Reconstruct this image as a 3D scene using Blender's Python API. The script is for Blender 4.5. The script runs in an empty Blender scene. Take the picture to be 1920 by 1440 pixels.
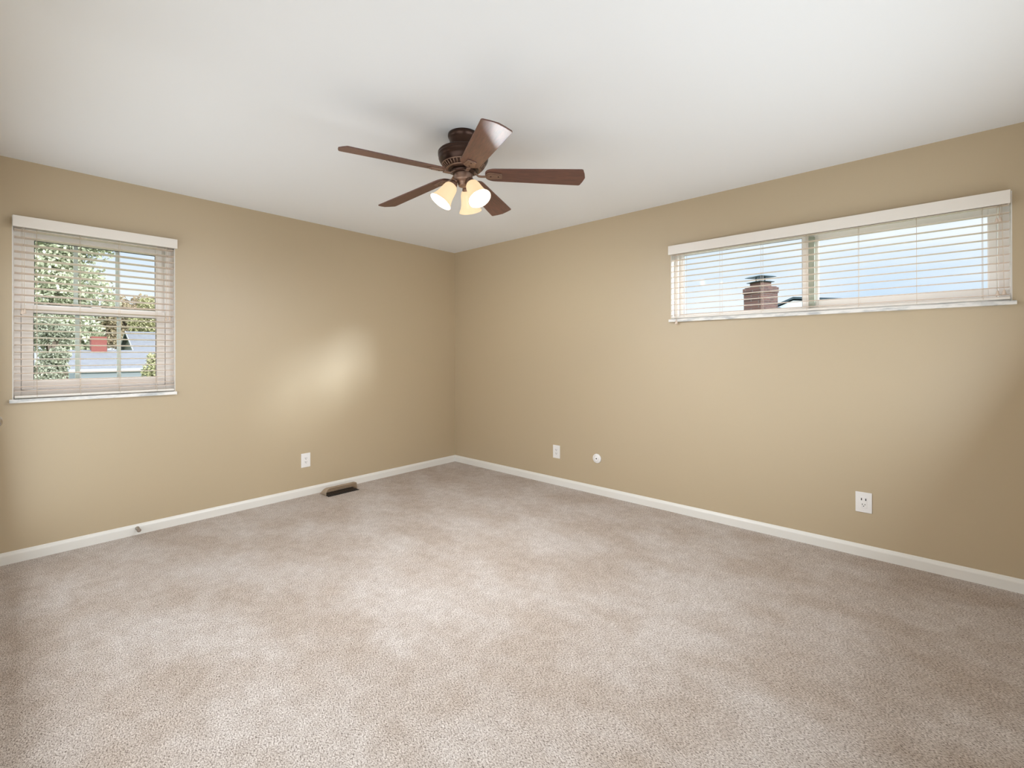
import bpy, math, random
from mathutils import Vector, Matrix

random.seed(7)
scene = bpy.context.scene
col = scene.collection
PI = math.pi
R_ = math.radians

# ------------------------------------------------------------------ camera
CAM = Vector((4.0737, -3.5218, 1.2432))
cam_data = bpy.data.cameras.new('camera')
cam_data.sensor_fit = 'HORIZONTAL'
cam_data.sensor_width = 36.0
cam_data.lens = 852.856 / 1920 * 36.0
cam_data.shift_y = (664.717 - 720.0) / 1920.0
cam_data.clip_start = 0.01
cam_data.clip_end = 500
cam = bpy.data.objects.new('camera', cam_data)
cR = Vector((0.74333362, 0.6689133, -0.00318201))
cU = Vector((0.00289923, 0.00153518, 0.99999462))
cF = Vector((-0.66891458, 0.74333885, 0.00079818))
cam.matrix_world = Matrix((
    (cR.x, cU.x, -cF.x, CAM.x),
    (cR.y, cU.y, -cF.y, CAM.y),
    (cR.z, cU.z, -cF.z, CAM.z),
    (0, 0, 0, 1)))
col.objects.link(cam)
scene.camera = cam

# ------------------------------------------------------------------ exposure
scene.view_settings.view_transform = 'Standard'
scene.view_settings.look = 'None'
scene.view_settings.gamma = 1.0
scene.view_settings.use_curve_mapping = False
scene.view_settings.exposure = 0.0
scene.cycles.max_bounces = 16
scene.cycles.diffuse_bounces = 8
scene.cycles.transparent_max_bounces = 24
scene.cycles.caustics_reflective = False
scene.cycles.caustics_refractive = False
scene.cycles.sample_clamp_indirect = 8.0

# ------------------------------------------------------------------ sky
world = bpy.data.worlds.new('sky')
scene.world = world
world.use_nodes = True
wn = world.node_tree
wn.nodes.clear()
w_out = wn.nodes.new('ShaderNodeOutputWorld')
w_bg = wn.nodes.new('ShaderNodeBackground')
w_tc = wn.nodes.new('ShaderNodeTexCoord')
w_map = wn.nodes.new('ShaderNodeMapping')
w_map.inputs['Scale'].default_value = (1.0, 1.0, 3.2)
w_no = wn.nodes.new('ShaderNodeTexNoise')
w_no.inputs['Scale'].default_value = 2.6
w_no.inputs['Detail'].default_value = 5.0
w_no.inputs['Roughness'].default_value = 0.5
w_ra = wn.nodes.new('ShaderNodeValToRGB')
w_ra.color_ramp.elements[0].position = 0.36
w_ra.color_ramp.elements[0].color = (0.60, 0.75, 0.93, 1)
w_ra.color_ramp.elements[1].position = 0.62
w_ra.color_ramp.elements[1].color = (0.90, 0.94, 0.98, 1)
wn.links.new(w_tc.outputs['Generated'], w_map.inputs['Vector'])
wn.links.new(w_map.outputs['Vector'], w_no.inputs['Vector'])
wn.links.new(w_no.outputs['Fac'], w_ra.inputs['Fac'])
# overcast brightening towards the zenith
w_sep = wn.nodes.new('ShaderNodeSeparateXYZ')
w_el = wn.nodes.new('ShaderNodeMapRange')
w_el.interpolation_type = 'SMOOTHSTEP'
w_el.inputs['From Min'].default_value = 0.30
w_el.inputs['From Max'].default_value = 0.75
w_el.inputs['To Min'].default_value = 1.0
w_el.inputs['To Max'].default_value = 6.0
w_mul = wn.nodes.new('ShaderNodeVectorMath')
w_mul.operation = 'SCALE'
wn.links.new(w_tc.outputs['Generated'], w_sep.inputs[0])
wn.links.new(w_sep.outputs['Z'], w_el.inputs['Value'])
wn.links.new(w_ra.outputs['Color'], w_mul.inputs[0])
wn.links.new(w_el.outputs['Result'], w_mul.inputs['Scale'])
wn.links.new(w_mul.outputs['Vector'], w_bg.inputs['Color'])
wn.links.new(w_bg.outputs['Background'], w_out.inputs['Surface'])
w_bg.inputs['Strength'].default_value = 1.1

# ------------------------------------------------------------------ sun, added fill lights, window portals
def light(name, kind, energy, loc, direction=None, color=(1, 1, 1), **kw):
    d = bpy.data.lights.new(name, kind)
    d.energy = energy
    d.color = color
    for k, v in kw.items():
        setattr(d, k, v)
    o = bpy.data.objects.new(name, d)
    o.location = loc
    if direction is not None:
        o.rotation_euler = Vector(direction).to_track_quat('-Z', 'Y').to_euler()
    col.objects.link(o)
    return o

light('sun', 'SUN', 5.5, (0, 0, 20), (-0.9, -0.41, -0.21), (0.92, 0.97, 1.0), angle=R_(9))
# added soft fill in front of the closed wall behind the camera
light('fill_light_behind', 'AREA', 37, (2.0, -3.57, 1.1), (0.0, 1.0, 0.06), (0.86, 0.94, 1.0),
      shape='RECTANGLE', size=3.6, size_y=1.9)
light('fill_light_side', 'AREA', 42, (4.58, -1.75, 1.35), (-1.0, 0.0, 0.45), (0.86, 0.94, 1.0),
      shape='RECTANGLE', size=2.4, size_y=1.6)  # added fill at the unseen side wall, brightens ceiling and left wall
BULB_W = 49.0
for nm, loc, d, sx, sy in (('window_portal_left', (-0.17, -3.096, 1.54), (1, 0, 0), 0.82, 1.13),
                           ('window_portal_right', (3.515, 0.17, 1.806), (0, -1, 0), 1.84, 0.59)):
    po = light(nm, 'AREA', 1, loc, d, shape='RECTANGLE', size=sx, size_y=sy)
    po.data.cycles.is_portal = True

# ================================================================== helpers
class MB:
    def __init__(self):
        self.v, self.f, self.smooth = [], [], []

    def face(self, idx, s=False):
        self.f.append(idx)
        self.smooth.append(s)

    def box(self, x0, x1, y0, y1, z0, z1, M=None):
        b = len(self.v)
        for x in (x0, x1):
            for y in (y0, y1):
                for z in (z0, z1):
                    p = Vector((x, y, z))
                    self.v.append(M @ p if M else p)
        for q in ((0, 1, 3, 2), (4, 6, 7, 5), (0, 4, 5, 1), (2, 3, 7, 6), (0, 2, 6, 4), (1, 5, 7, 3)):
            self.face([b + i for i in q])
        return self

    def lathe(self, prof, n=32, M=None, smooth=True, cap0=True, cap1=True):
        """prof: list of (radius, height) along local z"""
        b = len(self.v)
        for r, h in prof:
            for k in range(n):
                a = 2 * PI * k / n
                p = Vector((r * math.cos(a), r * math.sin(a), h))
                self.v.append(M @ p if M else p)
        m = len(prof)
        for i in range(m - 1):
            for k in range(n):
                k2 = (k + 1) % n
                self.face([b + i * n + k, b + i * n + k2, b + (i + 1) * n + k2, b + (i + 1) * n + k], smooth)
        if cap0:
            self.face([b + k for k in reversed(range(n))])
        if cap1:
            self.face([b + (m - 1) * n + k for k in range(n)])
        return self

    def tube(self, pts, rad, n=8, smooth=True):
        pts = [Vector(p) for p in pts]
        b = len(self.v)
        up = Vector((0, 0, 1))
        for i, p in enumerate(pts):
            t = (pts[min(i + 1, len(pts) - 1)] - pts[max(i - 1, 0)]).normalized()
            ref = up if abs(t.dot(up)) < 0.95 else Vector((1, 0, 0))
            a = t.cross(ref).normalized()
            c = t.cross(a).normalized()
            r = rad[i] if isinstance(rad, (list, tuple)) else rad
            for k in range(n):
                an = 2 * PI * k / n
                self.v.append(p + a * r * math.cos(an) + c * r * math.sin(an))
        for i in range(len(pts) - 1):
            for k in range(n):
                k2 = (k + 1) % n
                self.face([b + i * n + k, b + (i + 1) * n + k, b + (i + 1) * n + k2, b + i * n + k2], smooth)
        self.face([b + k for k in range(n)])
        self.face([b + (len(pts) - 1) * n + k for k in reversed(range(n))])
        return self

    def prism(self, poly, h0, h1, M=None):
        """poly in local xy, extruded along local z"""
        b = len(self.v)
        n = len(poly)
        for h in (h0, h1):
            for x, y in poly:
                p = Vector((x, y, h))
                self.v.append(M @ p if M else p)
        self.face([b + i for i in reversed(range(n))])
        self.face([b + n + i for i in range(n)])
        for i in range(n):
            j = (i + 1) % n
            self.face([b + i, b + j, b + n + j, b + n + i])
        return self

    def grid(self, rows, smooth=True, close=False):
        b = len(self.v)
        n = len(rows[0])
        for r in rows:
            for p in r:
                self.v.append(Vector(p))
        for i in range(len(rows) - 1):
            for k in range(n if close else n - 1):
                k2 = (k + 1) % n
                self.face([b + i * n + k, b + i * n + k2, b + (i + 1) * n + k2, b + (i + 1) * n + k], smooth)
        return self

    def build(self, name, mat, parent=None, bevel=0.0, seg=2, loc=None):
        me = bpy.data.meshes.new(name)
        me.from_pydata([tuple(p) for p in self.v], [], self.f)
        me.polygons.foreach_set('use_smooth', self.smooth)
        me.materials.append(mat)
        import bmesh
        bm = bmesh.new()
        bm.from_mesh(me)
        bmesh.ops.recalc_face_normals(bm, faces=bm.faces)
        bm.to_mesh(me)
        bm.free()
        o = bpy.data.objects.new(name, me)
        col.objects.link(o)
        if parent is not None:
            o.parent = parent
            o.matrix_parent_inverse = Matrix.Translation(-parent.location)
        if bevel > 0:
            m = o.modifiers.new('bevel', 'BEVEL')
            m.width = bevel
            m.segments = seg
            m.limit_method = 'ANGLE'
            m.angle_limit = R_(40)
        return o


def empty(name, loc, label=None, cat=None, group=None, kind=None):
    o = bpy.data.objects.new(name, None)
    o.location = loc
    o.empty_display_size = 0.05
    col.objects.link(o)
    tag(o, label, cat, group, kind)
    return o


def tag(o, label=None, cat=None, group=None, kind=None):
    if label:
        o['label'] = label
    if cat:
        o['category'] = cat
    if group:
        o['group'] = group
    if kind:
        o['kind'] = kind
    return o


def struct(o, label, cat):
    return tag(o, label, cat, kind='structure')


# ================================================================== materials
def mat(name, color, rough=0.5, metal=0.0, spec=0.5, coat=0.0):
    m = bpy.data.materials.new(name)
    m.use_nodes = True
    p = m.node_tree.nodes['Principled BSDF']
    p.inputs['Base Color'].default_value = (*color, 1)
    p.inputs['Roughness'].default_value = rough
    p.inputs['Metallic'].default_value = metal
    p.inputs['Specular IOR Level'].default_value = spec
    p.inputs['Coat Weight'].default_value = coat
    return m


def nodes(m):
    nt = m.node_tree
    return nt, nt.nodes, nt.links, nt.nodes['Principled BSDF']


def add_noise(m, scale, lo, hi, c0, c1, detail=4, mapping=(1, 1, 1), bump=0.0, dist=0.002, rough=0.55):
    nt, N, L, p = nodes(m)
    tc = N.new('ShaderNodeTexCoord')
    mp = N.new('ShaderNodeMapping')
    mp.inputs['Scale'].default_value = mapping
    no = N.new('ShaderNodeTexNoise')
    no.inputs['Scale'].default_value = scale
    no.inputs['Detail'].default_value = detail
    no.inputs['Roughness'].default_value = rough
    ra = N.new('ShaderNodeValToRGB')
    ra.color_ramp.elements[0].position = lo
    ra.color_ramp.elements[0].color = (*c0, 1)
    ra.color_ramp.elements[1].position = hi
    ra.color_ramp.elements[1].color = (*c1, 1)
    L.new(tc.outputs['Object'], mp.inputs['Vector'])
    L.new(mp.outputs['Vector'], no.inputs['Vector'])
    L.new(no.outputs['Fac'], ra.inputs['Fac'])
    L.new(ra.outputs['Color'], p.inputs['Base Color'])
    if bump > 0:
        bu = N.new('ShaderNodeBump')
        bu.inputs['Strength'].default_value = bump
        bu.inputs['Distance'].default_value = dist
        L.new(no.outputs['Fac'], bu.inputs['Height'])
        L.new(bu.outputs['Normal'], p.inputs['Normal'])
    return m


def paint(name, color, rough, scale=140, bump=0.12, dist=0.0015, spec=0.5):
    m = mat(name, color, rough, spec=spec)
    nt, N, L, p = nodes(m)
    tc = N.new('ShaderNodeTexCoord')
    no = N.new('ShaderNodeTexNoise')
    no.inputs['Scale'].default_value = scale
    no.inputs['Detail'].default_value = 3
    bu = N.new('ShaderNodeBump')
    bu.inputs['Strength'].default_value = bump
    bu.inputs['Distance'].default_value = dist
    L.new(tc.outputs['Object'], no.inputs['Vector'])
    L.new(no.outputs['Fac'], bu.inputs['Height'])
    L.new(bu.outputs['Normal'], p.inputs['Normal'])
    return m


M_wall = paint('tan wall paint', (0.50, 0.405, 0.272), 0.45, spec=0.8)
M_ceil = paint('white ceiling paint', (0.84, 0.87, 0.905), 0.9, scale=90, bump=0.08)
M_trim = mat('white trim paint', (0.80, 0.79, 0.76), 0.35)
M_vinyl = mat('white vinyl', (0.88, 0.86, 0.84), 0.35)
M_blind = mat('off-white blind', (0.80, 0.76, 0.71), 0.38)
M_slat = mat('cream blind slat', (0.70, 0.585, 0.495), 0.45)
M_cord = mat('beige cord', (0.72, 0.63, 0.52), 0.8)
M_seal = mat('dark gasket', (0.05, 0.05, 0.05), 0.6)
M_seal_g = mat('grey gasket', (0.42, 0.42, 0.42), 0.6)
M_muntin = mat('pale green grey grille', (0.62, 0.68, 0.66), 0.4)
M_greenframe = mat('grey green sash side', (0.42, 0.47, 0.40), 0.4)
M_plate = mat('white plastic plate', (0.86, 0.85, 0.85), 0.3)
M_slot = mat('dark slot', (0.015, 0.015, 0.015), 0.6)
M_bronze = mat('oil rubbed bronze', (0.055, 0.029, 0.021), 0.33, 0.7)
M_bronze_l = mat('light brushed bronze', (0.30, 0.20, 0.155), 0.38, 0.7)
M_nickel = mat('brushed nickel', (0.55, 0.52, 0.48), 0.25, 1.0)
M_rubber = mat('worn rubber', (0.25, 0.2, 0.16), 0.6)
M_marble = add_noise(mat('white marble', (0.8, 0.8, 0.8), 0.25), 9, 0.38, 0.55, (0.52, 0.54, 0.55), (0.84, 0.83, 0.81),
                     detail=8, mapping=(1, 1, 4))

# carpet: fibre speckle + vacuum lay patches
M_carpet = mat('beige cut pile carpet', (0.5, 0.44, 0.38), 1.0, spec=0.05)
nt, N, L, p = nodes(M_carpet)
tc = N.new('ShaderNodeTexCoord')
wob = N.new('ShaderNodeTexNoise')
wob.inputs['Scale'].default_value = 60
wob.inputs['Detail'].default_value = 1
addv = N.new('ShaderNodeVectorMath')
addv.operation = 'MULTIPLY_ADD'
addv.inputs[1].default_value = (0.006, 0.006, 0)
L.new(tc.outputs['Object'], wob.inputs['Vector'])
L.new(wob.outputs['Color'], addv.inputs[0])
L.new(tc.outputs['Object'], addv.inputs[2])
mp = N.new('ShaderNodeMapping')
mp.inputs['Rotation'].default_value = (0, 0, R_(40))
mp.inputs['Scale'].default_value = (1.0, 1.9, 1.0)
L.new(addv.outputs['Vector'], mp.inputs['Vector'])
fib = N.new('ShaderNodeTexNoise')
fib.inputs['Scale'].default_value = 135
fib.inputs['Detail'].default_value = 3.5
fib.inputs['Roughness'].default_value = 0.7
L.new(mp.outputs['Vector'], fib.inputs['Vector'])
ramp = N.new('ShaderNodeValToRGB')
e = ramp.color_ramp.elements
e[0].position = 0.34
e[0].color = (0.10, 0.08, 0.066, 1)
e[1].position = 0.64
e[1].color = (0.80, 0.745, 0.70, 1)
mid = ramp.color_ramp.elements.new(0.46)
mid.color = (0.475, 0.42, 0.375, 1)
L.new(fib.outputs['Fac'], ramp.inputs['Fac'])
# vacuum lay patches, stretched along the strokes
mp2 = N.new('ShaderNodeMapping')
mp2.inputs['Rotation'].default_value = (0, 0, R_(-8))
mp2.inputs['Scale'].default_value = (1.0, 1.45, 1.0)
L.new(tc.outputs['Object'], mp2.inputs['Vector'])
lay = N.new('ShaderNodeTexNoise')
lay.inputs['Scale'].default_value = 1.9
lay.inputs['Detail'].default_value = 3
lay.inputs['Roughness'].default_value = 0.55
L.new(mp2.outputs['Vector'], lay.inputs['Vector'])
layr = N.new('ShaderNodeValToRGB')
layr.color_ramp.elements[0].position = 0.38
layr.color_ramp.elements[0].color = (0.90, 0.86, 0.83, 1)
layr.color_ramp.elements[1].position = 0.62
layr.color_ramp.elements[1].color = (1.06, 1.07, 1.10, 1)
L.new(lay.outputs['Fac'], layr.inputs['Fac'])
mul = N.new('ShaderNodeMix')
mul.data_type = 'RGBA'
mul.blend_type = 'MULTIPLY'
mul.inputs[0].default_value = 1.0
L.new(ramp.outputs['Color'], mul.inputs[6])
L.new(layr.outputs['Color'], mul.inputs[7])
tuft = N.new('ShaderNodeTexNoise')
tuft.inputs['Scale'].default_value = 16
tuft.inputs['Detail'].default_value = 4
tuft.inputs['Roughness'].default_value = 0.65
L.new(tc.outputs['Object'], tuft.inputs['Vector'])
tufr = N.new('ShaderNodeValToRGB')
tufr.color_ramp.elements[0].position = 0.35
tufr.color_ramp.elements[0].color = (0.90, 0.88, 0.87, 1)
tufr.color_ramp.elements[1].position = 0.65
tufr.color_ramp.elements[1].color = (1.05, 1.05, 1.06, 1)
L.new(tuft.outputs['Fac'], tufr.inputs['Fac'])
mul2 = N.new('ShaderNodeMix')
mul2.data_type = 'RGBA'
mul2.blend_type = 'MULTIPLY'
mul2.inputs[0].default_value = 1.0
L.new(mul.outputs[2], mul2.inputs[6])
L.new(tufr.outputs['Color'], mul2.inputs[7])
L.new(mul2.outputs[2], p.inputs['Base Color'])
bu = N.new('ShaderNodeBump')
bu.inputs['Strength'].default_value = 0.8
bu.inputs['Distance'].default_value = 0.006
L.new(fib.outputs['Fac'], bu.inputs['Height'])
L.new(bu.outputs['Normal'], p.inputs['Normal'])


def wood(name, c0, c1, rough):
    m = mat(name, c0, rough, spec=0.9, coat=0.5)
    m.node_tree.nodes['Principled BSDF'].inputs['Coat Roughness'].default_value = 0.5
    return add_noise(m, 14, 0.35, 0.68, c0, c1, detail=6, mapping=(1.0, 9.0, 9.0))


M_blade = wood('dark cherry veneer', (0.072, 0.022, 0.013), (0.140, 0.047, 0.028), 0.50)


def glass(name, tint=(0.97, 0.985, 0.98), refl=0.004):
    m = bpy.data.materials.new(name)
    m.use_nodes = True
    nt = m.node_tree
    nt.nodes.clear()
    out = nt.nodes.new('ShaderNodeOutputMaterial')
    tr = nt.nodes.new('ShaderNodeBsdfTransparent')
    tr.inputs['Color'].default_value = (*tint, 1)
    gl = nt.nodes.new('ShaderNodeBsdfGlossy')
    gl.inputs['Roughness'].default_value = 0.02
    mx = nt.nodes.new('ShaderNodeMixShader')
    mx.inputs['Fac'].default_value = refl
    nt.links.new(tr.outputs[0], mx.inputs[1])
    nt.links.new(gl.outputs[0], mx.inputs[2])
    nt.links.new(mx.outputs[0], out.inputs['Surface'])
    return m


M_glass = glass('window glass')


def smoke_plastic():
    m = bpy.data.materials.new('smoky brown plastic')
    m.use_nodes = True
    nt = m.node_tree
    p = nt.nodes['Principled BSDF']
    p.inputs['Base Color'].default_value = (0.60, 0.50, 0.40, 1)
    p.inputs['Roughness'].default_value = 0.2
    out = nt.nodes['Material Output']
    tr = nt.nodes.new('ShaderNodeBsdfTransparent')
    tr.inputs['Color'].default_value = (0.86, 0.77, 0.65, 1)
    mx = nt.nodes.new('ShaderNodeMixShader')
    mx.inputs['Fac'].default_value = 0.45
    nt.links.new(tr.outputs[0], mx.inputs[1])
    nt.links.new(p.outputs[0], mx.inputs[2])
    nt.links.new(mx.outputs[0], out.inputs['Surface'])
    return m


M_smoke = smoke_plastic()


def lamp_glass():
    m = bpy.data.materials.new('lit frosted cream glass')
    m.use_nodes = True
    nt = m.node_tree
    nt.nodes.clear()
    out = nt.nodes.new('ShaderNodeOutputMaterial')
    tl = nt.nodes.new('ShaderNodeBsdfTranslucent')
    tl.inputs['Color'].default_value = (0.006, 0.0045, 0.003, 1)
    df = nt.nodes.new('ShaderNodeBsdfDiffuse')
    df.inputs['Color'].default_value = (0.42, 0.37, 0.30, 1)
    gl = nt.nodes.new('ShaderNodeBsdfGlossy')
    gl.inputs['Roughness'].default_value = 0.15
    em = nt.nodes.new('ShaderNodeEmission')
    em.inputs['Color'].default_value = (1.0, 0.72, 0.42, 1)
    em.inputs['Strength'].default_value = 0.95
    m1 = nt.nodes.new('ShaderNodeMixShader')
    m1.inputs['Fac'].default_value = 0.5
    m2 = nt.nodes.new('ShaderNodeMixShader')
    m2.inputs['Fac'].default_value = 0.05
    ad = nt.nodes.new('ShaderNodeAddShader')
    nt.links.new(tl.outputs[0], m1.inputs[1])
    nt.links.new(df.outputs[0], m1.inputs[2])
    nt.links.new(m1.outputs[0], m2.inputs[1])
    nt.links.new(gl.outputs[0], m2.inputs[2])
    nt.links.new(m2.outputs[0], ad.inputs[0])
    nt.links.new(em.outputs[0], ad.inputs[1])
    nt.links.new(ad.outputs[0], out.inputs['Surface'])
    return m


M_lampglass = lamp_glass()
M_bulb = bpy.data.materials.new('glowing bulb')
M_bulb.use_nodes = True
_p = M_bulb.node_tree.nodes['Principled BSDF']
_p.inputs['Base Color'].default_value = (1, 0.95, 0.85, 1)
_p.inputs['Emission Color'].default_value = (1.0, 0.90, 0.72, 1)
_p.inputs['Emission Strength'].default_value = 6.0

# ================================================================== room shell
H = 2.44
X1 = 4.62          # inner face of the side wall (out of frame, right)
Y1 = -3.605        # inner face of the wall behind the camera
T = 0.16
# window openings
LW = dict(a=-3.499, b=-2.693, z0=0.984, z1=2.095)
RW = dict(a=2.601, b=4.429, z0=1.518, z1=2.095)

MBf = MB().box(-T, X1 + T, Y1 - T, T, -0.12, 0.0)
floor = MBf.build('floor', M_carpet)
struct(floor, 'beige cut pile carpet with vacuum marks', 'floor')

ceiling = MB().box(-T, X1 + T, Y1 - T, T, H, H + 0.2).build('ceiling', M_ceil)
struct(ceiling, 'plain white painted ceiling', 'ceiling')

m = MB()
m.box(-T, 0, Y1 - T, LW['a'], 0, H)
m.box(-T, 0, LW['b'], T, 0, H)
m.box(-T, 0, LW['a'], LW['b'], 0, LW['z0'] - 0.022)
m.box(-T, 0, LW['a'], LW['b'], LW['z1'], H)
wl = m.build('wall_left', M_wall)
struct(wl, 'tan painted wall with the small double hung window', 'wall')

m = MB()
m.box(0, RW['a'], 0, T, 0, H)
m.box(RW['b'], X1 + T, 0, T, 0, H)
m.box(RW['a'], RW['b'], 0, T, 0, RW['z0'] - 0.021)
m.box(RW['a'], RW['b'], 0, T, RW['z1'], H)
wr = m.build('wall_right', M_wall)
struct(wr, 'tan painted wall with the wide high window', 'wall')

DX0, DX1, DH = 0.09, 0.85, 2.03      # door opening in the wall behind the camera
m = MB()
m.box(0, DX0, Y1 - T, Y1, 0, H)
m.box(DX1, X1, Y1 - T, Y1, 0, H)
m.box(DX0, DX1, Y1 - T, Y1, DH, H)
wb = m.build('wall_behind', M_wall)
struct(wb, 'tan painted wall behind the camera', 'wall')
ws = MB().box(X1, X1 + T, Y1 - T, T, 0, H).build('wall_side', M_wall)
struct(ws, 'tan painted side wall right of the wide window', 'wall')

# baseboards: profile (depth, height) extruded along the wall
BB = [(0, 0), (0.014, 0), (0.014, 0.050), (0.0125, 0.056), (0.009, 0.062), (0.007, 0.068), (0.004, 0.0715), (0, 0.0715)]


def baseboard(name, p0, p1, inward, label):
    p0, p1, n = Vector(p0), Vector(p1), Vector(inward)
    mb = MB()
    rows = []
    for p in (p0, p1):
        rows.append([p + n * d + Vector((0, 0, h)) for d, h in BB])
    mb.grid(rows, smooth=False, close=True)
    k = len(BB)
    mb.face(list(range(k)))
    mb.face(list(range(k, 2 * k)))
    o = mb.build(name, M_trim)
    return struct(o, label, 'baseboard')


baseboard('baseboard_left', (0, Y1, 0), (0, 0, 0), (1, 0, 0), 'white baseboard along the left wall')
baseboard('baseboard_right', (0, 0, 0), (X1, 0, 0), (0, -1, 0), 'white baseboard along the right wall')
baseboard('baseboard_side', (X1, Y1, 0), (X1, 0, 0), (-1, 0, 0), 'white baseboard along the side wall')
baseboard('baseboard_behind', (DX1 + 0.065, Y1, 0), (X1, Y1, 0), (0, 1, 0), 'white baseboard behind the camera')

# door in the wall behind, only its knob reaches into the frame
door = empty('door_1', (DX0, Y1, 0), 'white door beside the left wall with brushed nickel knob', 'door', kind='structure')
MB().box(DX0 + 0.003, DX1 - 0.003, Y1 - 0.045, Y1 - 0.008, 0.012, DH - 0.003).build('door_panel', M_trim, door, bevel=0.002)
m = MB()
m.box(DX0 - 0.06, DX0, Y1, Y1 + 0.012, 0, DH + 0.06)
m.box(DX1, DX1 + 0.06, Y1, Y1 + 0.012, 0, DH + 0.06)
m.box(DX0, DX1, Y1, Y1 + 0.012, DH, DH + 0.06)
m.build('door_casing', M_trim, door, bevel=0.003)
KX, KZ = 0.775, 0.930
Mk = Matrix.Translation((KX, Y1 - 0.008, KZ)) @ Matrix.Rotation(R_(-90), 4, 'X')
MB().lathe([(0.032, 0), (0.032, 0.004), (0.026, 0.009), (0.013, 0.012), (0.011, 0.030), (0.017, 0.036), (0.025, 0.044),
            (0.0272, 0.054), (0.0262, 0.064), (0.021, 0.073), (0.012, 0.078), (0.0, 0.079)], 40, Mk).build('door_knob', M_nickel, door)
tag(door.children[-1], 'round brushed nickel knob')

# ================================================================== windows
def fmap_left(u, v, w):      # u along the wall, v towards the room, w up
    return Vector((v, u, w))


def fmap_right(u, v, w):
    return Vector((u, -v, w))


def fbox(mb, fm, u0, u1, v0, v1, w0, w1):
    a, b = fm(u0, v0, w0), fm(u1, v1, w1)
    mb.box(min(a.x, b.x), max(a.x, b.x), min(a.y, b.y), max(a.y, b.y), min(a.z, b.z), max(a.z, b.z))


def sash(fm, parent, name, u0, u1, w0, w1, gu0, gu1, gw0, gw1, v0, v1, muntins=(), seal=None):
    """frame with four rails round a pane, gasket line, grille bars"""
    mb = MB()
    fbox(mb, fm, u0, gu0, v0, v1, w0, w1)
    fbox(mb, fm, gu1, u1, v0, v1, w0, w1)
    fbox(mb, fm, gu0, gu1, v0, v1, gw1, w1)
    fbox(mb, fm, gu0, gu1, v0, v1, w0, gw0)
    s = mb.build(name, M_vinyl, parent, bevel=0.003)
    vm = (v0 + v1) / 2
    g = 0.003
    mb = MB()
    fbox(mb, fm, gu0, gu0 + g, vm, v1 - 0.004, gw0, gw1)
    fbox(mb, fm, gu1 - g, gu1, vm, v1 - 0.004, gw0, gw1)
    fbox(mb, fm, gu0 + g, gu1 - g, vm, v1 - 0.004, gw1 - g, gw1)
    fbox(mb, fm, gu0 + g, gu1 - g, vm, v1 - 0.004, gw0, gw0 + g)
    q = mb.build('gasket', seal or M_seal, s)
    q.matrix_parent_inverse = Matrix.Identity(4)
    mb = MB()
    fbox(mb, fm, gu0, gu1, vm - 0.003, vm + 0.001, gw0, gw1)
    q = mb.build('pane', M_glass, s)
    q.matrix_parent_inverse = Matrix.Identity(4)
    q.parent = s
    for mu in muntins:
        mb = MB()
        fbox(mb, fm, mu - 0.011, mu + 0.011, vm - 0.010, vm - 0.004, gw0, gw1)
        q = mb.build('grille_bar', M_muntin, s)
        q.matrix_parent_inverse = Matrix.Identity(4)
    return s


# --- left: white double hung window
w1 = empty('window_1', (0, LW['a'], LW['z0']), 'small white double hung window on the left wall', 'window', kind='structure')
fm = fmap_left
a, b, z0, z1 = LW['a'], LW['b'], LW['z0'], LW['z1']
m = MB()
fbox(m, fm, a, a + 0.036, -0.155, -0.05, z0, z1)
fbox(m, fm, b - 0.048, b, -0.155, -0.05, z0, z1)
fbox(m, fm, a + 0.036, b - 0.048, -0.155, -0.05, z1 - 0.06, z1)
fbox(m, fm, a + 0.036, b - 0.048, -0.155, -0.05, z0, z0 + 0.05)
fbox(m, fm, a + 0.036, -3.440, -0.150, -0.095, z0 + 0.05, z1 - 0.06)
fbox(m, fm, -2.752, b - 0.048, -0.150, -0.095, z0 + 0.05, z1 - 0.06)
m.build('window_frame', M_vinyl, w1, bevel=0.003)
m = MB()      # white reveal lining
fbox(m, fm, a, a + 0.004, -0.05, 0.001, z0, z1)
fbox(m, fm, b - 0.004, b, -0.05, 0.001, z0, z1)
m.build('reveal', M_trim, w1)
sash(fm, w1, 'upper_sash', -3.446, -2.746, 1.525, 2.03, -3.404, -2.790, 1.572, 1.977, -0.128, -0.098, (-3.212, -3.000))
sash(fm, w1, 'lower_sash', -3.461, -2.743, 1.036, 1.562, -3.409, -2.793, 1.091, 1.516, -0.092, -0.058, (-3.208, -2.998))
m = MB()
fbox(m, fm, -3.14, -3.09, -0.085, -0.062, 1.562, 1.574)
m.build('sash_lock', M_vinyl, w1, bevel=0.003)
m = MB()
fbox(m, fm, a - 0.013, b + 0.006, 0.0, 0.028, 0.962, 0.984)
fbox(m, fm, a + 0.001, b - 0.001, -0.052, 0.0, 0.962, 0.984)
m.build('sill', M_marble, w1, bevel=0.002)
tag(w1.children[-1], 'white marble sill')

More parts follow.
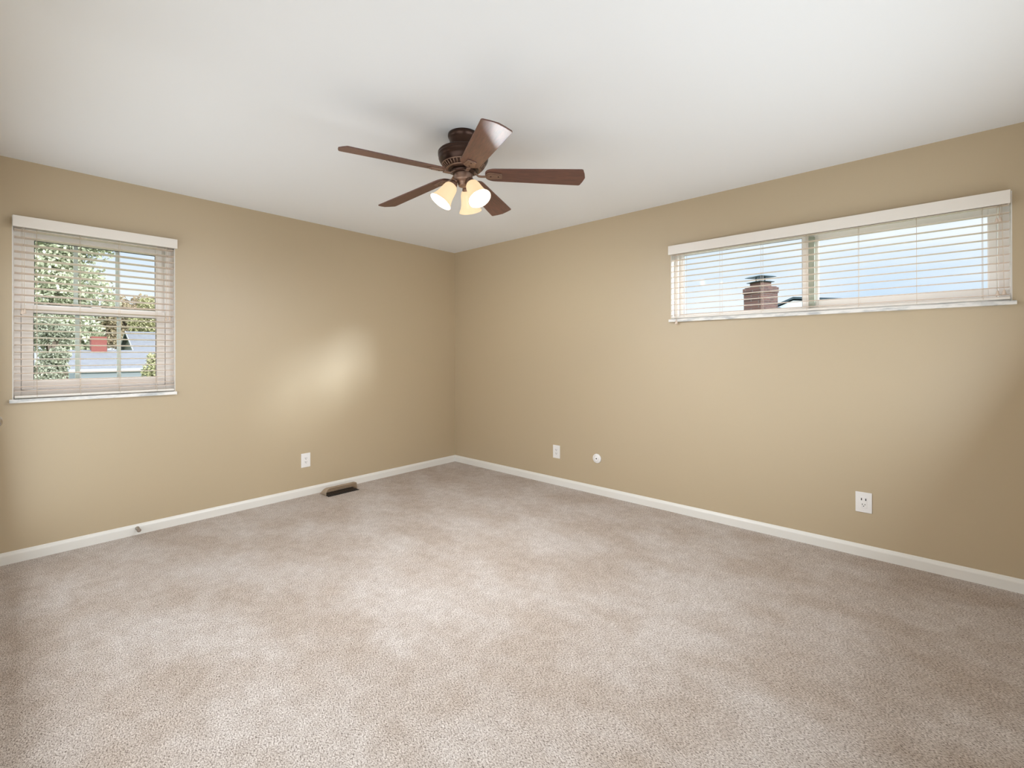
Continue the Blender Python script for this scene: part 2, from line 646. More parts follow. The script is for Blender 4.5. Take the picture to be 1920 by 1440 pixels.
# --- right: wide sliding window
w2 = empty('window_2', (RW['a'], 0, RW['z0']), 'wide low sliding window high on the right wall', 'window', kind='structure')
fm = fmap_right
a, b, z0, z1 = RW['a'], RW['b'], RW['z0'], RW['z1']
m = MB()
fbox(m, fm, a, a + 0.036, -0.158, -0.06, z0, z1)
fbox(m, fm, b - 0.045, b, -0.158, -0.06, z0, z1)
fbox(m, fm, a + 0.036, b - 0.045, -0.158, -0.06, z1 - 0.045, z1)
fbox(m, fm, a + 0.036, b - 0.045, -0.158, -0.06, z0, z0 + 0.022)
m.build('window_frame', M_vinyl, w2, bevel=0.003)
m = MB()
fbox(m, fm, a, a + 0.004, -0.06, 0.001, z0, z1)
fbox(m, fm, b - 0.004, b, -0.06, 0.001, z0, z1)
m.build('reveal', M_trim, w2)
sash(fm, w2, 'sliding_sash', 2.637, 3.512, 1.540, 2.05, 2.668, 3.476, 1.562, 2.028, -0.115, -0.085, seal=M_seal_g)
sash(fm, w2, 'fixed_sash', 3.49, 4.384, 1.540, 2.05, 3.562, 4.352, 1.603, 2.008, -0.150, -0.120, seal=M_vinyl)
m = MB()
fbox(m, fm, 3.5125, 3.545, -0.119, -0.088, 1.562, 2.028)
m.build('meeting_stile', M_greenframe, w2, bevel=0.002)
tag(w2.children[-1], 'grey green meeting stile')
m = MB()
fbox(m, fm, 3.478, 3.496, -0.085, -0.072, 1.79, 1.83)
m.build('latch', M_vinyl, w2, bevel=0.003)
m = MB()
fbox(m, fm, a - 0.010, b + 0.014, 0.0, 0.028, 1.497, 1.518)
fbox(m, fm, a + 0.001, b - 0.001, -0.062, 0.0, 1.497, 1.518)
m.build('sill', M_marble, w2, bevel=0.002)
tag(w2.children[-1], 'white marble sill')


# ================================================================== blinds
def slat_mesh(mb, fm, u0, u1, zc, tilt, vc, wid=0.048, th=0.0028):
    rows = []
    n = 7
    top, bot = [], []
    for i in range(n):
        s = (i / (n - 1) - 0.5)
        v = s * wid
        crown = 0.0022 * (1 - (2 * s) ** 2)
        w = crown
        vv = v * math.cos(tilt) - w * math.sin(tilt)
        ww = v * math.sin(tilt) + w * math.cos(tilt)
        top.append((vc + vv, zc + ww + th / 2))
        bot.append((vc + vv, zc + ww - th / 2))
    ring = top + bot[::-1]
    rows = [[fm(u, v, w) for v, w in ring] for u in (u0, u1)]
    b = len(mb.v)
    mb.grid(rows, smooth=False, close=True)
    k = len(ring)
    mb.face([b + i for i in range(k)])
    mb.face([b + k + i for i in range(k)])


def blind(fm, base, label, u0, u1, val, slats, tilt, vc, rail, cords, head_z, drop_cords, open_z1):
    t = empty('window_blind', base, label, 'blind', group='horizontal slat blinds')
    # valance: front board with short returns and a small lip
    va, vb, vz0, vz1, vp = val
    mb = MB()
    fbox(mb, fm, va, vb, vp - 0.010, vp, vz0, vz1)
    fbox(mb, fm, va, va + 0.006, 0.004, vp - 0.010, vz0 + 0.004, vz1 - 0.003)
    fbox(mb, fm, vb - 0.006, vb, 0.004, vp - 0.010, vz0 + 0.004, vz1 - 0.003)
    mb.build('valance', M_blind, t, bevel=0.002)
    mb = MB()
    fbox(mb, fm, u0, u1, -0.042, 0.012, head_z, open_z1 - 0.004)
    mb.build('headrail', M_blind, t, bevel=0.002)
    mb = MB()
    for z in slats:
        slat_mesh(mb, fm, u0, u1, z, tilt, vc)
    mb.build('slats', M_slat, t)
    mb = MB()
    fbox(mb, fm, u0, u1, vc - 0.024, vc + 0.024, rail, rail + 0.015)
    mb.build('bottom_rail', M_blind, t, bevel=0.003)
    for cu in cords:
        mb = MB()
        for dv in (-0.026, 0.026):
            mb.tube([fm(cu, vc + dv, head_z + 0.01), fm(cu, vc + dv, rail + 0.004)], 0.0009, 5)
        for z in slats:
            mb.tube([fm(cu, vc - 0.026, z - 0.003), fm(cu, vc + 0.026, z - 0.003)], 0.0006, 4)
        mb.build('ladder_cord', M_cord, t)
    for name, cu, cz, gap in drop_cords:
        mb = MB()
        for s in (-1, 1):
            zz = cz + (0.004 if s > 0 else 0)
            mb.tube([fm(cu + s * 0.004, vc + 0.036, head_z + 0.012), fm(cu + s * gap, vc + 0.038, zz + 0.02)], 0.0010, 5)
        o = mb.build(name, M_cord, t)
        for s in (-1, 1):
            zz = cz + (0.004 if s > 0 else 0)
            c = fm(cu + s * gap, vc + 0.038, zz)
            q = MB().lathe([(0.002, 0.026), (0.0045, 0.023), (0.0055, 0.014), (0.0085, 0.004), (0.0080, 0.0)], 14,
                           Matrix.Translation(c)).build('tassel', M_slat, o)
            q.matrix_parent_inverse = Matrix.Identity(4)
    return t


sl = [1.969 - 0.0437 * k for k in range(-1, 21)] + [1.056, 1.031]
blind(fmap_left, (0, -3.096, 2.05), 'off-white slat blind on the small window of the left wall',
      -3.490, -2.701, (-3.497, -2.690, 2.022, 2.088, 0.062), sl, R_(5), -0.012, 0.990,
      (-3.395, -3.199, -3.003, -2.802), 2.030, [('tilt_cord', -3.453, 1.500, 0.005), ('lift_cord', -2.742, 1.497, 0.011)], LW['z1'])
sr = [1.981 - 0.0433 * k for k in range(-1, 10)] + [1.553]
blind(fmap_right, (3.515, 0, 2.05), 'wide off-white slat blind on the high window of the right wall',
      2.610, 4.420, (2.605, 4.418, 2.018, 2.088, 0.065), sr, R_(-3), -0.008, 1.526,
      (2.713, 2.976, 3.248, 3.516, 3.787, 4.055, 4.321), 2.030,
      [('tilt_cord', 4.377, 1.930, 0.006), ('lift_cord', 4.385, 1.547, 0.012), ('cord_end', 2.655, 1.478, 0.003)], RW['z1'])

# ================================================================== ceiling fan
FX, FY = 2.225, -1.857
fan = empty('ceiling_fan', (FX, FY, H), 'bronze ceiling fan with five cherry blades and three lit glass lamps', 'ceiling fan')
FC = Matrix.Translation((FX, FY, 0))
MB().lathe([(0.083, 2.4395), (0.084, 2.428), (0.081, 2.421), (0.078, 2.418), (0.075, 2.405), (0.070, 2.385), (0.066, 2.368), (0.062, 2.356)],
           48, FC).build('canopy', M_bronze, fan)
MB().lathe([(0.060, 2.3555), (0.100, 2.354), (0.118, 2.350), (0.128, 2.346), (0.133, 2.344), (0.137, 2.339), (0.1375, 2.334), (0.134, 2.330),
            (0.137, 2.326), (0.137, 2.321), (0.134, 2.318), (0.1345, 2.306), (0.131, 2.296), (0.125, 2.285), (0.117, 2.275), (0.112, 2.270),
            (0.098, 2.2565), (0.094, 2.254), (0.084, 2.252), (0.082, 2.246), (0.070, 2.244)],
           64, FC).build('motor_housing', M_bronze, fan)
m = MB()       # vent slots: light ribs over the lower taper
for k in range(36):
    a = 2 * PI * k / 36
    Mx = FC @ Matrix.Rotation(a, 4, 'Z')
    m.tube([Mx @ Vector((0.114, 0, 2.2722)), Mx @ Vector((0.106, 0, 2.2632)), Mx @ Vector((0.096, 0, 2.2545))], 0.0034, 6)
m.build('vent_ribs', M_bronze_l, fan)
m = MB()
for z, r in ((2.2735, 0.1145), (2.2515, 0.0935)):
    m.lathe([(r - 0.004, z - 0.003), (r + 0.002, z - 0.0025), (r + 0.003, z), (r + 0.001, z + 0.003), (r - 0.005, z + 0.003)], 64, FC)
m.build('vent_rings', M_bronze_l, fan)
MB().lathe([(0.066, 2.246), (0.066, 2.236), (0.060, 2.232), (0.056, 2.226)], 48, FC).build('flywheel', M_bronze, fan)
MB().lathe([(0.049, 2.227), (0.050, 2.224), (0.050, 2.196), (0.047, 2.189), (0.040, 2.184), (0.032, 2.180), (0.030, 2.168), (0.027, 2.161),
            (0.018, 2.157), (0.0, 2.156)], 48, FC).build('switch_housing', M_bronze_l, fan)

BW0, BW1, BR0, BR1 = 0.054, 0.0705, 0.118, 0.662
PITCH = R_(13)
blade_angles = [258.45, 186.45, 114.45, 42.45, 330.45]
tips = [2.195, 2.177, 2.208, 2.208, 2.185]
for ang, zt in zip(blade_angles, tips):
    zr = 2.222
    droop = math.atan2(zr - zt, BR1 - 0.17)
    Mb = (Matrix.Translation((FX, FY, 0)) @ Matrix.Rotation(R_(ang), 4, 'Z') @ Matrix.Translation((0.17, 0, zr))
          @ Matrix.Rotation(droop, 4, 'Y') @ Matrix.Rotation(-PITCH, 4, 'X'))
    # outline in local xy, x from the pivot at r = 0.17
    x0, x1 = BR0 - 0.17, BR1 - 0.17
    up = []
    for i in range(7):          # rounded root
        t_ = i / 6 * PI / 2
        up.append((x0 + 0.055 * (1 - math.cos(t_)), BW0 * (0.30 + 0.70 * math.sin(t_))))
    up.append((x1 - 0.030, BW1))
    for i in range(1, 5):
        t_ = i / 4 * PI / 2
        up.append((x1 - 0.030 + 0.014 * math.sin(t_), BW1 - 0.014 * (1 - math.cos(t_))))
    up.append((x1 - 0.008, BW1 * 0.5))
    up.append((x1, 0.0))
    poly = up + [(x, -y) for x, y in reversed(up[:-1])]
    m = MB().prism(poly, -0.003, 0.003, Mb)
    me = m.build('blade', M_blade, fan, bevel=0.0015)
    # give the veneer its own grain direction: mesh in blade space
    mw = Mb
    inv = mw.inverted()
    for vtx in me.data.vertices:
        vtx.co = inv @ vtx.co
    me.matrix_parent_inverse = Matrix.Translation(-fan.location)
    me.matrix_basis = mw
    # iron: curved arm from the flywheel, plate below the blade with two screws
    Ma = Matrix.Translation((FX, FY, 0)) @ Matrix.Rotation(R_(ang), 4, 'Z')
    m = MB()
    rows = []
    path = [(0.052, 2.233, 0.013), (0.066, 2.229, 0.012), (0.074, 2.221, 0.011), (0.082, 2.2155, 0.010), (0.100, 2.2135, 0.009), (0.122, 2.2135, 0.010)]
    for r, z, hw in path:
        rows.append([Ma @ Vector((r, s * hw, z + d)) for s, d in ((-1, -0.003), (1, -0.003), (1, 0.003), (-1, 0.003))])
    m.grid(rows, smooth=False, close=True)
    m.face([0, 1, 2, 3])
    nb = len(m.v)
    m.face([nb - 4, nb - 3, nb - 2, nb - 1])
    pl = [(-0.052, -0.010), (-0.040, -0.026), (-0.028, -0.030), (0.030, -0.022), (0.036, -0.024), (0.040, -0.012), (0.040, 0.012), (0.036, 0.024),
          (0.030, 0.022), (-0.028, 0.030), (-0.040, 0.026), (-0.052, 0.010)]
    m.prism(pl, -0.0085, -0.0030, Mb)
    m.prism([(x * 0.8 - 0.002, y * 0.62) for x, y in pl], -0.0110, -0.0084, Mb)
    iron = m.build('blade_iron', M_bronze_l, fan, bevel=0.001)
    for sx in (-0.022, 0.020):
        q = MB().lathe([(0.0042, -0.0108), (0.0042, -0.0122), (0.002, -0.0130), (0, -0.0131)], 10, Mb @ Matrix.Translation((sx, 0, 0))).build('screw', M_bronze, iron)
        q.matrix_parent_inverse = Matrix.Identity(4)
        q.parent = iron

# three lamps
for az in (0.0, 120.0, 240.0):
    n0 = Vector((0.058, 0, 2.166))
    n1 = Vector((0.1245, 0, 2.066))
    ax = (n1 - n0).normalized()
    Ml = (Matrix.Translation((FX, FY, 0)) @ Matrix.Rotation(R_(az), 4, 'Z') @ Matrix.Translation(n0)
          @ ax.to_track_quat('Z', 'Y').to_matrix().to_4x4())
    Ln = (n1 - n0).length
    arm = MB()
    Mz = Matrix.Translation((FX, FY, 0)) @ Matrix.Rotation(R_(az), 4, 'Z')
    arm.tube([Mz @ Vector((0.030, 0, 2.196)), Mz @ Vector((0.044, 0, 2.187)), Mz @ Vector((0.052, 0, 2.176))], 0.012, 12)
    arm.lathe([(0.012, -0.018), (0.020, -0.014), (0.024, -0.004), (0.0265, 0.008), (0.0275, 0.014), (0.026, 0.016)], 28, Ml)
    arm.build('lamp_socket', M_bronze_l, fan)
    outer = [(0.0250, 0.006), (0.0300, 0.010), (0.0350, 0.018), (0.0385, 0.030), (0.0405, 0.045), (0.0425, 0.062), (0.0455, 0.079), (0.0500, 0.095),
             (0.0560, 0.109), (0.0620, Ln - 0.002), (0.0640, Ln + 0.003)]
    inner = [(r - 0.003, h) for r, h in reversed(outer[1:])]
    inner[0] = (0.0610, Ln + 0.003)
    prof = outer + inner
    MB().lathe(prof, 40, Ml, cap0=False, cap1=False).build('lamp_shade', M_lampglass, fan)
    MB().lathe([(0.011, 0.017), (0.012, 0.022), (0.016, 0.030), (0.020, 0.036), (0.020, 0.041), (0.016, 0.046), (0.009, 0.0485), (0.0, 0.049)], 24, Ml).build('light_bulb', M_bulb, fan)
    li = bpy.data.lights.new('lamp_light', 'POINT')
    li.energy = BULB_W
    li.color = (0.95, 0.98, 1.0)
    li.shadow_soft_size = 0.022
    lo = bpy.data.objects.new('lamp_light', li)
    lo.location = Ml @ Vector((0, 0, 0.090))
    col.objects.link(lo)


# ================================================================== wall outlets and small fittings
def plate_frame(fm, u, w):
    """matrix: local x along the wall (to the right as seen), local y up, local z into the room"""
    o = fm(u, 0, w)
    ex = (fm(u + 1, 0, w) - o)
    ey = Vector((0, 0, 1))
    ez = (fm(u, 1, w) - o)
    if ex.cross(ey).dot(ez) < 0:
        ex = -ex
    return Matrix(((ex.x, ey.x, ez.x, o.x), (ex.y, ey.y, ez.y, o.y), (ex.z, ey.z, ez.z, o.z), (0, 0, 0, 1)))


def outlet(fm, u, w, label, kind):
    Mx = plate_frame(fm, u, w)
    t = empty('wall_outlet', Mx.translation, label, 'wall outlet', group='white wall outlets')
    hw, hh = 0.0405, 0.0620
    m = MB()
    m.prism([(-hw, -hh), (hw, -hh), (hw, hh), (-hw, hh)], 0.0005, 0.0055, Mx)
    m.build('cover_plate', M_plate, t, bevel=0.002)
    iw, ih = 0.0165, 0.0335
    m = MB().prism([(-iw, -ih), (iw, -ih), (iw, ih), (-iw, ih)], 0.005, 0.0075, Mx)
    rec = m.build('receptacle', M_plate, t, bevel=0.001)
    ports = []
    if kind == 'duplex':
        ports = [0.0165, -0.0165]
    else:
        ports = [-0.0150]
        m = MB()
        for x in (-0.0105, 0.0105):
            m.prism([(x - 0.0024, 0.0120), (x + 0.0024, 0.0120), (x + 0.0024, 0.0255), (x - 0.0024, 0.0255)], 0.0070, 0.0079, Mx)
        q = m.build('charging_ports', M_slot, rec)
        q.matrix_parent_inverse = Matrix.Identity(4)
        q.parent = rec
    m = MB()
    for pz in ports:
        for x, h in ((-0.0064, 0.0045), (0.0064, 0.0038)):
            m.prism([(x - 0.0015, pz + 0.003 - h), (x + 0.0015, pz + 0.003 - h), (x + 0.0015, pz + 0.003 + h), (x - 0.0015, pz + 0.003 + h)], 0.0070, 0.0078, Mx)
        m.lathe([(0.0028, 0.0070), (0.0028, 0.0078)], 12, Mx @ Matrix.Translation((0, pz - 0.0072, 0)))
    q = m.build('slots', M_slot, rec)
    q.matrix_parent_inverse = Matrix.Identity(4)
    for sy in (-0.0485, 0.0485):
        MB().lathe([(0.0030, 0.0052), (0.0030, 0.0060), (0.0018, 0.0064)], 14, Mx @ Matrix.Translation((0, sy, 0))).build('screw', M_plate, t)
    return t


outlet(fmap_left, -1.744, 0.313, 'white duplex outlet on the left wall near the floor vent', 'duplex')
outlet(fmap_right, 1.476, 0.316, 'white duplex outlet on the right wall beside the round cable plate', 'duplex')
outlet(fmap_right, 3.808, 0.331, 'white outlet with two dark charging ports below the wide window', 'usb')

Mx = plate_frame(fmap_right, 1.923, 0.318)
t = empty('cable_plate', Mx.translation, 'round white cable plate low on the right wall', 'wall plate')
MB().lathe([(0.0415, 0.0005), (0.0425, 0.004), (0.0415, 0.0085), (0.036, 0.0115), (0.022, 0.0125), (0.0, 0.0128)], 40, Mx).build('cover_plate', M_plate, t)
MB().lathe([(0.0245, 0.0118), (0.0245, 0.0145), (0.021, 0.0150), (0.0, 0.0150)], 32, Mx).build('insert', M_plate, t)
MB().lathe([(0.0055, 0.0148), (0.0055, 0.0165), (0.0, 0.0165)], 14, Mx).build('cable_hole', M_slot, t)

# floor vent with a smoky deflector
t = empty('floor_vent', (0.13, -1.485, 0.0), 'brown floor vent with smoky plastic air deflector by the baseboard', 'floor vent')
m = MB()
m.box(0.075, 0.205, -1.632, -1.340, 0.0005, 0.003)
m.build('vent_well', M_slot, t)
m = MB()
for k in range(14):
    y = -1.620 + k * 0.0208
    m.box(0.085, 0.198, y, y + 0.004, 0.003, 0.0055)
m.box(0.138, 0.144, -1.630, -1.342, 0.003, 0.0058)
m.build('grille', mat('dark brown vent metal', (0.10, 0.07, 0.05), 0.4, 0.4), t)
rows = []
yA, yB = -1.640, -1.338
ny, na = 44, 12
ramp_len = 0.036
for i in range(ny + 1):
    s = i / ny
    s = 0.5 - 0.5 * math.cos(PI * s)
    y = yA + (yB - yA) * s
    dA, dB = (y - yA) / ramp_len, (yB - y) / 0.012
    k = math.sqrt(1 - (1 - min(1, max(0, dA))) ** 2) * math.sqrt(1 - (1 - min(1, max(0, dB))) ** 2)
    k = max(k, 0.03)
    row = []
    for j in range(na + 1):
        th = j / na * R_(100)
        x = 0.150 - 0.095 * math.cos(th) * 1.0
        z = 0.004 + 0.060 * math.sin(th) * k
        row.append((x, y, z))
    rows.append(row)
m = MB().grid(rows)
hood = m.build('deflector', M_smoke, t)
so = hood.modifiers.new('solid', 'SOLIDIFY')
so.thickness = 0.0022

# door stop on the left baseboard
t = empty('door_stop', (0.014, -2.915, 0.046), 'small brown tipped door stop on the left baseboard', 'door stop')
Md = Matrix.Translation((0.0145, -2.915, 0.046)) @ Matrix.Rotation(R_(90), 4, 'Y')
MB().lathe([(0.012, 0.0), (0.012, 0.004), (0.006, 0.007), (0.0048, 0.012), (0.0048, 0.052)], 20, Md).build('rod', M_nickel, t)
MB().lathe([(0.0105, 0.050), (0.0118, 0.054), (0.0118, 0.066), (0.0095, 0.071), (0.0, 0.072)], 20, Md).build('tip', M_rubber, t)
tag(t.children[-1], 'dark worn rubber tip')

# ================================================================== outside
M_grass = add_noise(mat('lawn', (0.2, 0.35, 0.1), 0.9), 3, 0.3, 0.7, (0.085, 0.12, 0.065), (0.15, 0.18, 0.10))
M_shingle = add_noise(mat('grey shingles', (0.4, 0.4, 0.42), 0.85), 4, 0.3, 0.7, (0.105, 0.102, 0.112), (0.15, 0.147, 0.157), mapping=(1, 1, 6))
M_siding = mat('cream siding', (0.21, 0.20, 0.17), 0.7)
M_siding_w = mat('pale siding', (0.24, 0.255, 0.27), 0.7)
M_fascia = mat('white fascia', (0.36, 0.36, 0.37), 0.5)
M_redbrick = mat('red painted brick', (0.21, 0.055, 0.042), 0.8)
M_cap = mat('weathered metal cap', (0.06, 0.085, 0.10), 0.5, 0.3)
M_bark = mat('bark', (0.16, 0.12, 0.09), 0.9)


def brick(name, c1, c2, mortar, scale):
    m = mat(name, c1, 0.85)
    nt, N, L, p = nodes(m)
    tc = N.new('ShaderNodeTexCoord')
    sx = N.new('ShaderNodeSeparateXYZ')
    ad = N.new('ShaderNodeMath')
    cb = N.new('ShaderNodeCombineXYZ')
    br = N.new('ShaderNodeTexBrick')
    br.inputs['Scale'].default_value = scale
    br.inputs['Color1'].default_value = (*c1, 1)
    br.inputs['Color2'].default_value = (*c2, 1)
    br.inputs['Mortar'].default_value = (*mortar, 1)
    br.inputs['Mortar Size'].default_value = 0.012
    br.inputs['Brick Width'].default_value = 0.5
    br.inputs['Row Height'].default_value = 0.17
    L.new(tc.outputs['Object'], sx.inputs[0])
    L.new(sx.outputs['X'], ad.inputs[0])
    L.new(sx.outputs['Y'], ad.inputs[1])
    L.new(ad.outputs[0], cb.inputs['X'])
    L.new(sx.outputs['Z'], cb.inputs['Y'])
    L.new(cb.outputs[0], br.inputs['Vector'])
    L.new(br.outputs['Color'], p.inputs['Base Color'])
    return m


M_brick = brick('weathered brown brick', (0.085, 0.038, 0.031), (0.165, 0.070, 0.054), (0.16, 0.14, 0.13), 2.4)

GZ = -3.0
g = MB().box(-180, 60, -80, 110, GZ - 0.3, GZ).build('ground', M_grass)
struct(g, 'green lawn outside the windows', 'ground')


def leaf_mat(name, c0, c1):
    m = mat(name, c0, 0.7, spec=0.1)
    return add_noise(m, 1.3, 0.35, 0.65, c0, c1, detail=4)


def tree(label, loc, height, crown_r, crown_h, n, leaf, m_leaf, blobs=9, seed=1, group='trees beyond the window'):
    rnd = random.Random(seed)
    x, y = loc
    t = empty('leafy_tree', (x, y, GZ), label, 'tree', group=group)
    cz = GZ + height - crown_h / 2
    m = MB()
    m.tube([(x, y, GZ), (x + 0.1, y, GZ + height * 0.35), (x - 0.1, y + 0.1, GZ + height * 0.8)], [height * 0.022, height * 0.017, height * 0.006], 8)
    cs = []
    for k in range(blobs):
        a = rnd.uniform(0, 2 * PI)
        rr = crown_r * math.sqrt(rnd.uniform(0, 1)) * 0.72
        c = Vector((x + rr * math.cos(a), y + rr * math.sin(a), cz + rnd.uniform(-0.42, 0.42) * crown_h))
        cs.append((c, crown_r * rnd.uniform(0.34, 0.52)))
        m.tube([(x, y, GZ + height * rnd.uniform(0.3, 0.6)), tuple((Vector((x, y, c.z)) + c) / 2), tuple(c)], [height * 0.010, height * 0.006, height * 0.003], 5)
    m.build('trunk', M_bark, t)
    f = MB()
    for i in range(n):
        c, r = cs[i % len(cs)]
        d = Vector((rnd.gauss(0, 1), rnd.gauss(0, 1), rnd.gauss(0, 0.85)))
        d.normalize()
        p = c + d * r * rnd.uniform(0.55, 1.08)
        ax = Vector((rnd.gauss(0, 1), rnd.gauss(0, 1), rnd.gauss(0, 1))).normalized()
        bx = ax.cross(Vector((rnd.gauss(0, 1), rnd.gauss(0, 1), rnd.gauss(0, 1)))).normalized()
        s = leaf * rnd.uniform(0.6, 1.2)
        b = len(f.v)
        f.v += [p - ax * s, p + bx * s * 0.55, p + ax * s, p - bx * s * 0.55]
        f.face([b, b + 1, b + 2, b + 3])
    f.build('foliage', m_leaf, t)
    return t


M_l_green = leaf_mat('light green leaves', (0.34, 0.35, 0.22), (0.52, 0.51, 0.37))
M_l_olive = leaf_mat('olive green leaves', (0.26, 0.26, 0.19), (0.40, 0.39, 0.29))
M_l_orange = leaf_mat('orange brown leaves', (0.26, 0.19, 0.12), (0.36, 0.29, 0.18))
M_l_yellow = leaf_mat('yellow green leaves', (0.32, 0.30, 0.15), (0.42, 0.38, 0.22))

tree('tall light green tree filling the upper panes of the left window', (-51.8, -0.2), 16.5, 3.9, 11.5, 16000, 0.20, M_l_green, 22, 3)
tree('narrow olive green tree left of the grey roofed garage', (-30.0, -1.90), 6.9, 1.35, 6.4, 13000, 0.085, M_l_olive, 14, 5)
tree('dull olive tree farthest left behind the tall green tree', (-100.3, 2.0), 12.6, 2.6, 9.5, 7000, 0.24, M_l_olive, 12, 9)
tree('mixed green tree behind the left part of the garage roof', (-86.7, 3.6), 11.4, 2.4, 9.0, 7000, 0.22, M_l_olive, 12, 8)
tree('orange brown autumn tree directly behind the red chimney', (-73.6, 4.9), 10.4, 2.3, 8.5, 8000, 0.19, M_l_orange, 12, 12)
tree('orange brown autumn tree above the left end of the cream house', (-102.8, 10.9), 16.0, 3.6, 12.0, 8000, 0.26, M_l_orange, 12, 15)
tree('yellowing tree above the right end of the cream house', (-84.5, 11.4), 13.6, 3.0, 10.0, 8000, 0.22, M_l_yellow, 12, 16)
tree('yellow green small tree in front of the grey roofed garage', (-24.5, 1.25), 4.9, 0.75, 3.4, 5000, 0.075, M_l_yellow, 10, 14)


def gable_house(name, label, x0, x1, y0, y1, eave, ridge, axis, m_wall, over=0.3):
    """box house with a gable roof, ridge along axis ('x' or 'y')"""
    t = empty(name, ((x0 + x1) / 2, (y0 + y1) / 2, GZ), label, 'house', group='neighbouring houses')
    m = MB()
    if axis == 'y':
        xm = (x0 + x1) / 2
        poly = [(x0, GZ), (x1, GZ), (x1, eave), (xm, ridge), (x0, eave)]
        Mx = Matrix(((1, 0, 0, 0), (0, 0, 1, 0), (0, 1, 0, 0), (0, 0, 0, 1)))
        m.prism(poly, y0, y1, Mx)
        a0, a1, b0, b1 = x0, x1, y0 - over, y1 + over
    else:
        ym = (y0 + y1) / 2
        poly = [(y0, GZ), (y1, GZ), (y1, eave), (ym, ridge), (y0, eave)]
        Mx = Matrix(((0, 0, 1, 0), (1, 0, 0, 0), (0, 1, 0, 0), (0, 0, 0, 1)))
        m.prism(poly, x0, x1, Mx)
        a0, a1, b0, b1 = y0, y1, x0 - over, x1 + over
    m.build('wall', m_wall, t)
    am = (a0 + a1) / 2
    sl_ = (ridge - eave) / (am - a0)
    e0 = (a0 - over, eave - sl_ * over)
    e1 = (a1 + over, eave - sl_ * over)
    th = 0.12
    poly = [e0, (am, ridge), e1, (e1[0], e1[1] + th), (am, ridge + th), (e0[0], e0[1] + th)]
    MB().prism(poly, b0, b1, Mx).build('roof', M_shingle, t)
    # fascia on both eaves and rakes
    f = MB()
    for ex, sg in ((e0[0], -1), (e1[0], 1)):
        f.prism([(ex, e0[1] - 0.10), (ex + sg * 0.06, e0[1] - 0.10), (ex + sg * 0.06, e0[1] + 0.13), (ex, e0[1] + 0.13)], b0, b1, Mx)
    for bb in (b0 - 0.04, b1):
        f.prism([(e0[0], e0[1] - 0.06), (am, ridge - 0.06), (e1[0], e1[1] - 0.06), (e1[0], e1[1] + th + 0.02), (am, ridge + th + 0.02), (e0[0], e0[1] + th + 0.02)], bb, bb + 0.04, Mx)
    f.build('fascia', M_fascia, t)
    return t


ga = gable_house('garage', 'grey roofed white garage seen low in the left window', -40.2, -36.2, -0.60, 6.5, 0.45, 1.55, 'y', M_siding_w)
m = MB()
m.box(-38.9, -38.0, 0.35, 1.15, 0.9, 2.60)
m.build('chimney', M_redbrick, ga)
tag(ga.children[-1], 'red brick chimney')
gh = gable_house('house', 'cream house with pale grey roof behind the garage', -54.0, -46.0, 4.05, 14.0, 1.55, 3.4, 'y', M_siding)

# right: neighbour roof with a brick chimney
nh = empty('house', (0.0, 16.5, GZ), 'pale roofed house with brick chimney beyond the wide window', 'house', group='neighbouring houses')
Mr = Matrix.Translation((0.41, 12.02, 0)) @ Matrix.Rotation(R_(-30), 4, 'Z')   # corner edge of the chimney faces the window
W = 0.67
m = MB()
m.box(-W, 0, 0, W, GZ, 3.16, Mr)
m.box(-W - 0.02, 0.02, -0.02, W + 0.02, 3.16, 3.33, Mr)
m.box(-W + 0.02, -0.02, 0.02, W - 0.02, 3.33, 3.36, Mr)
ch = m.build('chimney', M_brick, nh)
m = MB()
m.box(-W / 2 - 0.21, -W / 2 + 0.21, W / 2 - 0.21, W / 2 + 0.21, 3.36, 3.50, Mr)
q = m.build('flue', mat('clay flue', (0.17, 0.09, 0.07), 0.8), ch)
q.matrix_parent_inverse = Matrix.Identity(4)
m = MB()
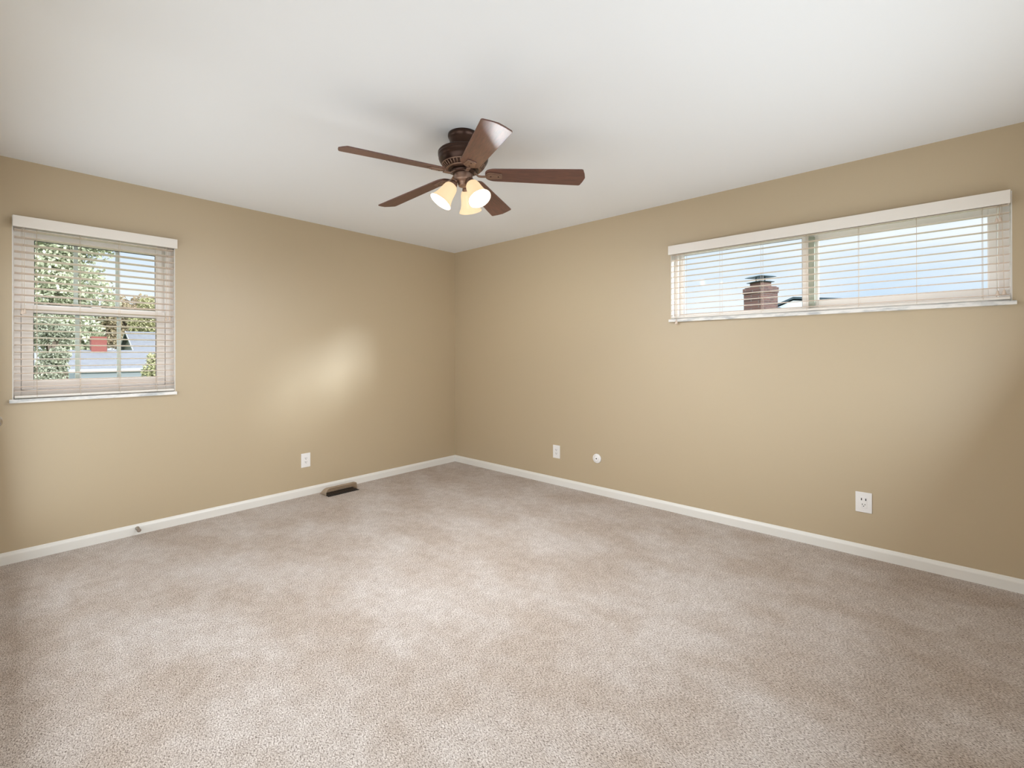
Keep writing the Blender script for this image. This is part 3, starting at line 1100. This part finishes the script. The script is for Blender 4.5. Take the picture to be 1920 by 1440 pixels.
c = Mr @ Vector((-W / 2, W / 2, 0))
Mc = Matrix.Translation((c.x, c.y, 0)) @ Matrix.Rotation(R_(15), 4, 'Z')
m.lathe([(0.38, 3.50), (0.40, 3.515), (0.26, 3.545), (0.0, 3.55)], 4, Mc, smooth=False)
m.lathe([(0.43, 3.665), (0.45, 3.675), (0.30, 3.735), (0.0, 3.76)], 4, Mc, smooth=False)
for s in range(4):
    an = R_(60 + 90 * s)
    m.box(c.x + 0.17 * math.cos(an) - 0.012, c.x + 0.17 * math.cos(an) + 0.012, c.y + 0.17 * math.sin(an) - 0.012, c.y + 0.17 * math.sin(an) + 0.012, 3.54, 3.68)
q = m.build('chimney_cap', M_cap, ch)
q.matrix_parent_inverse = Matrix.Identity(4)
# main roof behind the chimney with a small gable on it
Mg = Matrix.Translation((0.31, 17.3, 0)) @ Matrix.Rotation(R_(13), 4, 'Z')
Mxz = Mg @ Matrix(((1, 0, 0, 0), (0, 0, -1, 0), (0, 1, 0, 0), (0, 0, 0, 1)))
m = MB()
m.prism([(-4.5, GZ), (5.0, GZ), (5.0, 2.2), (1.9, 3.18), (0.0, 3.36), (-0.45, 3.16), (-1.1, 2.9), (-4.5, 2.0)], -5.0, 0.0, Mxz)
m.build('wall', mat('bright white siding', (0.78, 0.82, 0.85), 0.7), nh)
m = MB()
m.prism([(-1.0, 2.98), (-0.5, 3.19), (0.0, 3.42), (1.9, 3.24), (5.2, 2.2), (5.2, 2.29), (1.9, 3.32), (0.0, 3.50), (-0.53, 3.26), (-1.05, 3.05)], -5.2, 0.05, Mxz)
m.build('roof', M_cap, nh)
m = MB()
m.prism([(-1.0, 2.86), (-0.1, 2.86), (-0.2, 3.0), (-0.5, 3.09), (-0.8, 3.0)], 0.0, 0.35, Mxz)
m.build('dormer', M_cap, nh)
m = MB()
m.prism([(-6.0, 1.6), (5.0, 1.6), (2.0, 2.86), (-1.4, 2.86)], 0.0, 0.3, Mxz)
m.build('lower_roof', mat('pale roof', (0.66, 0.70, 0.73), 0.6), nh)
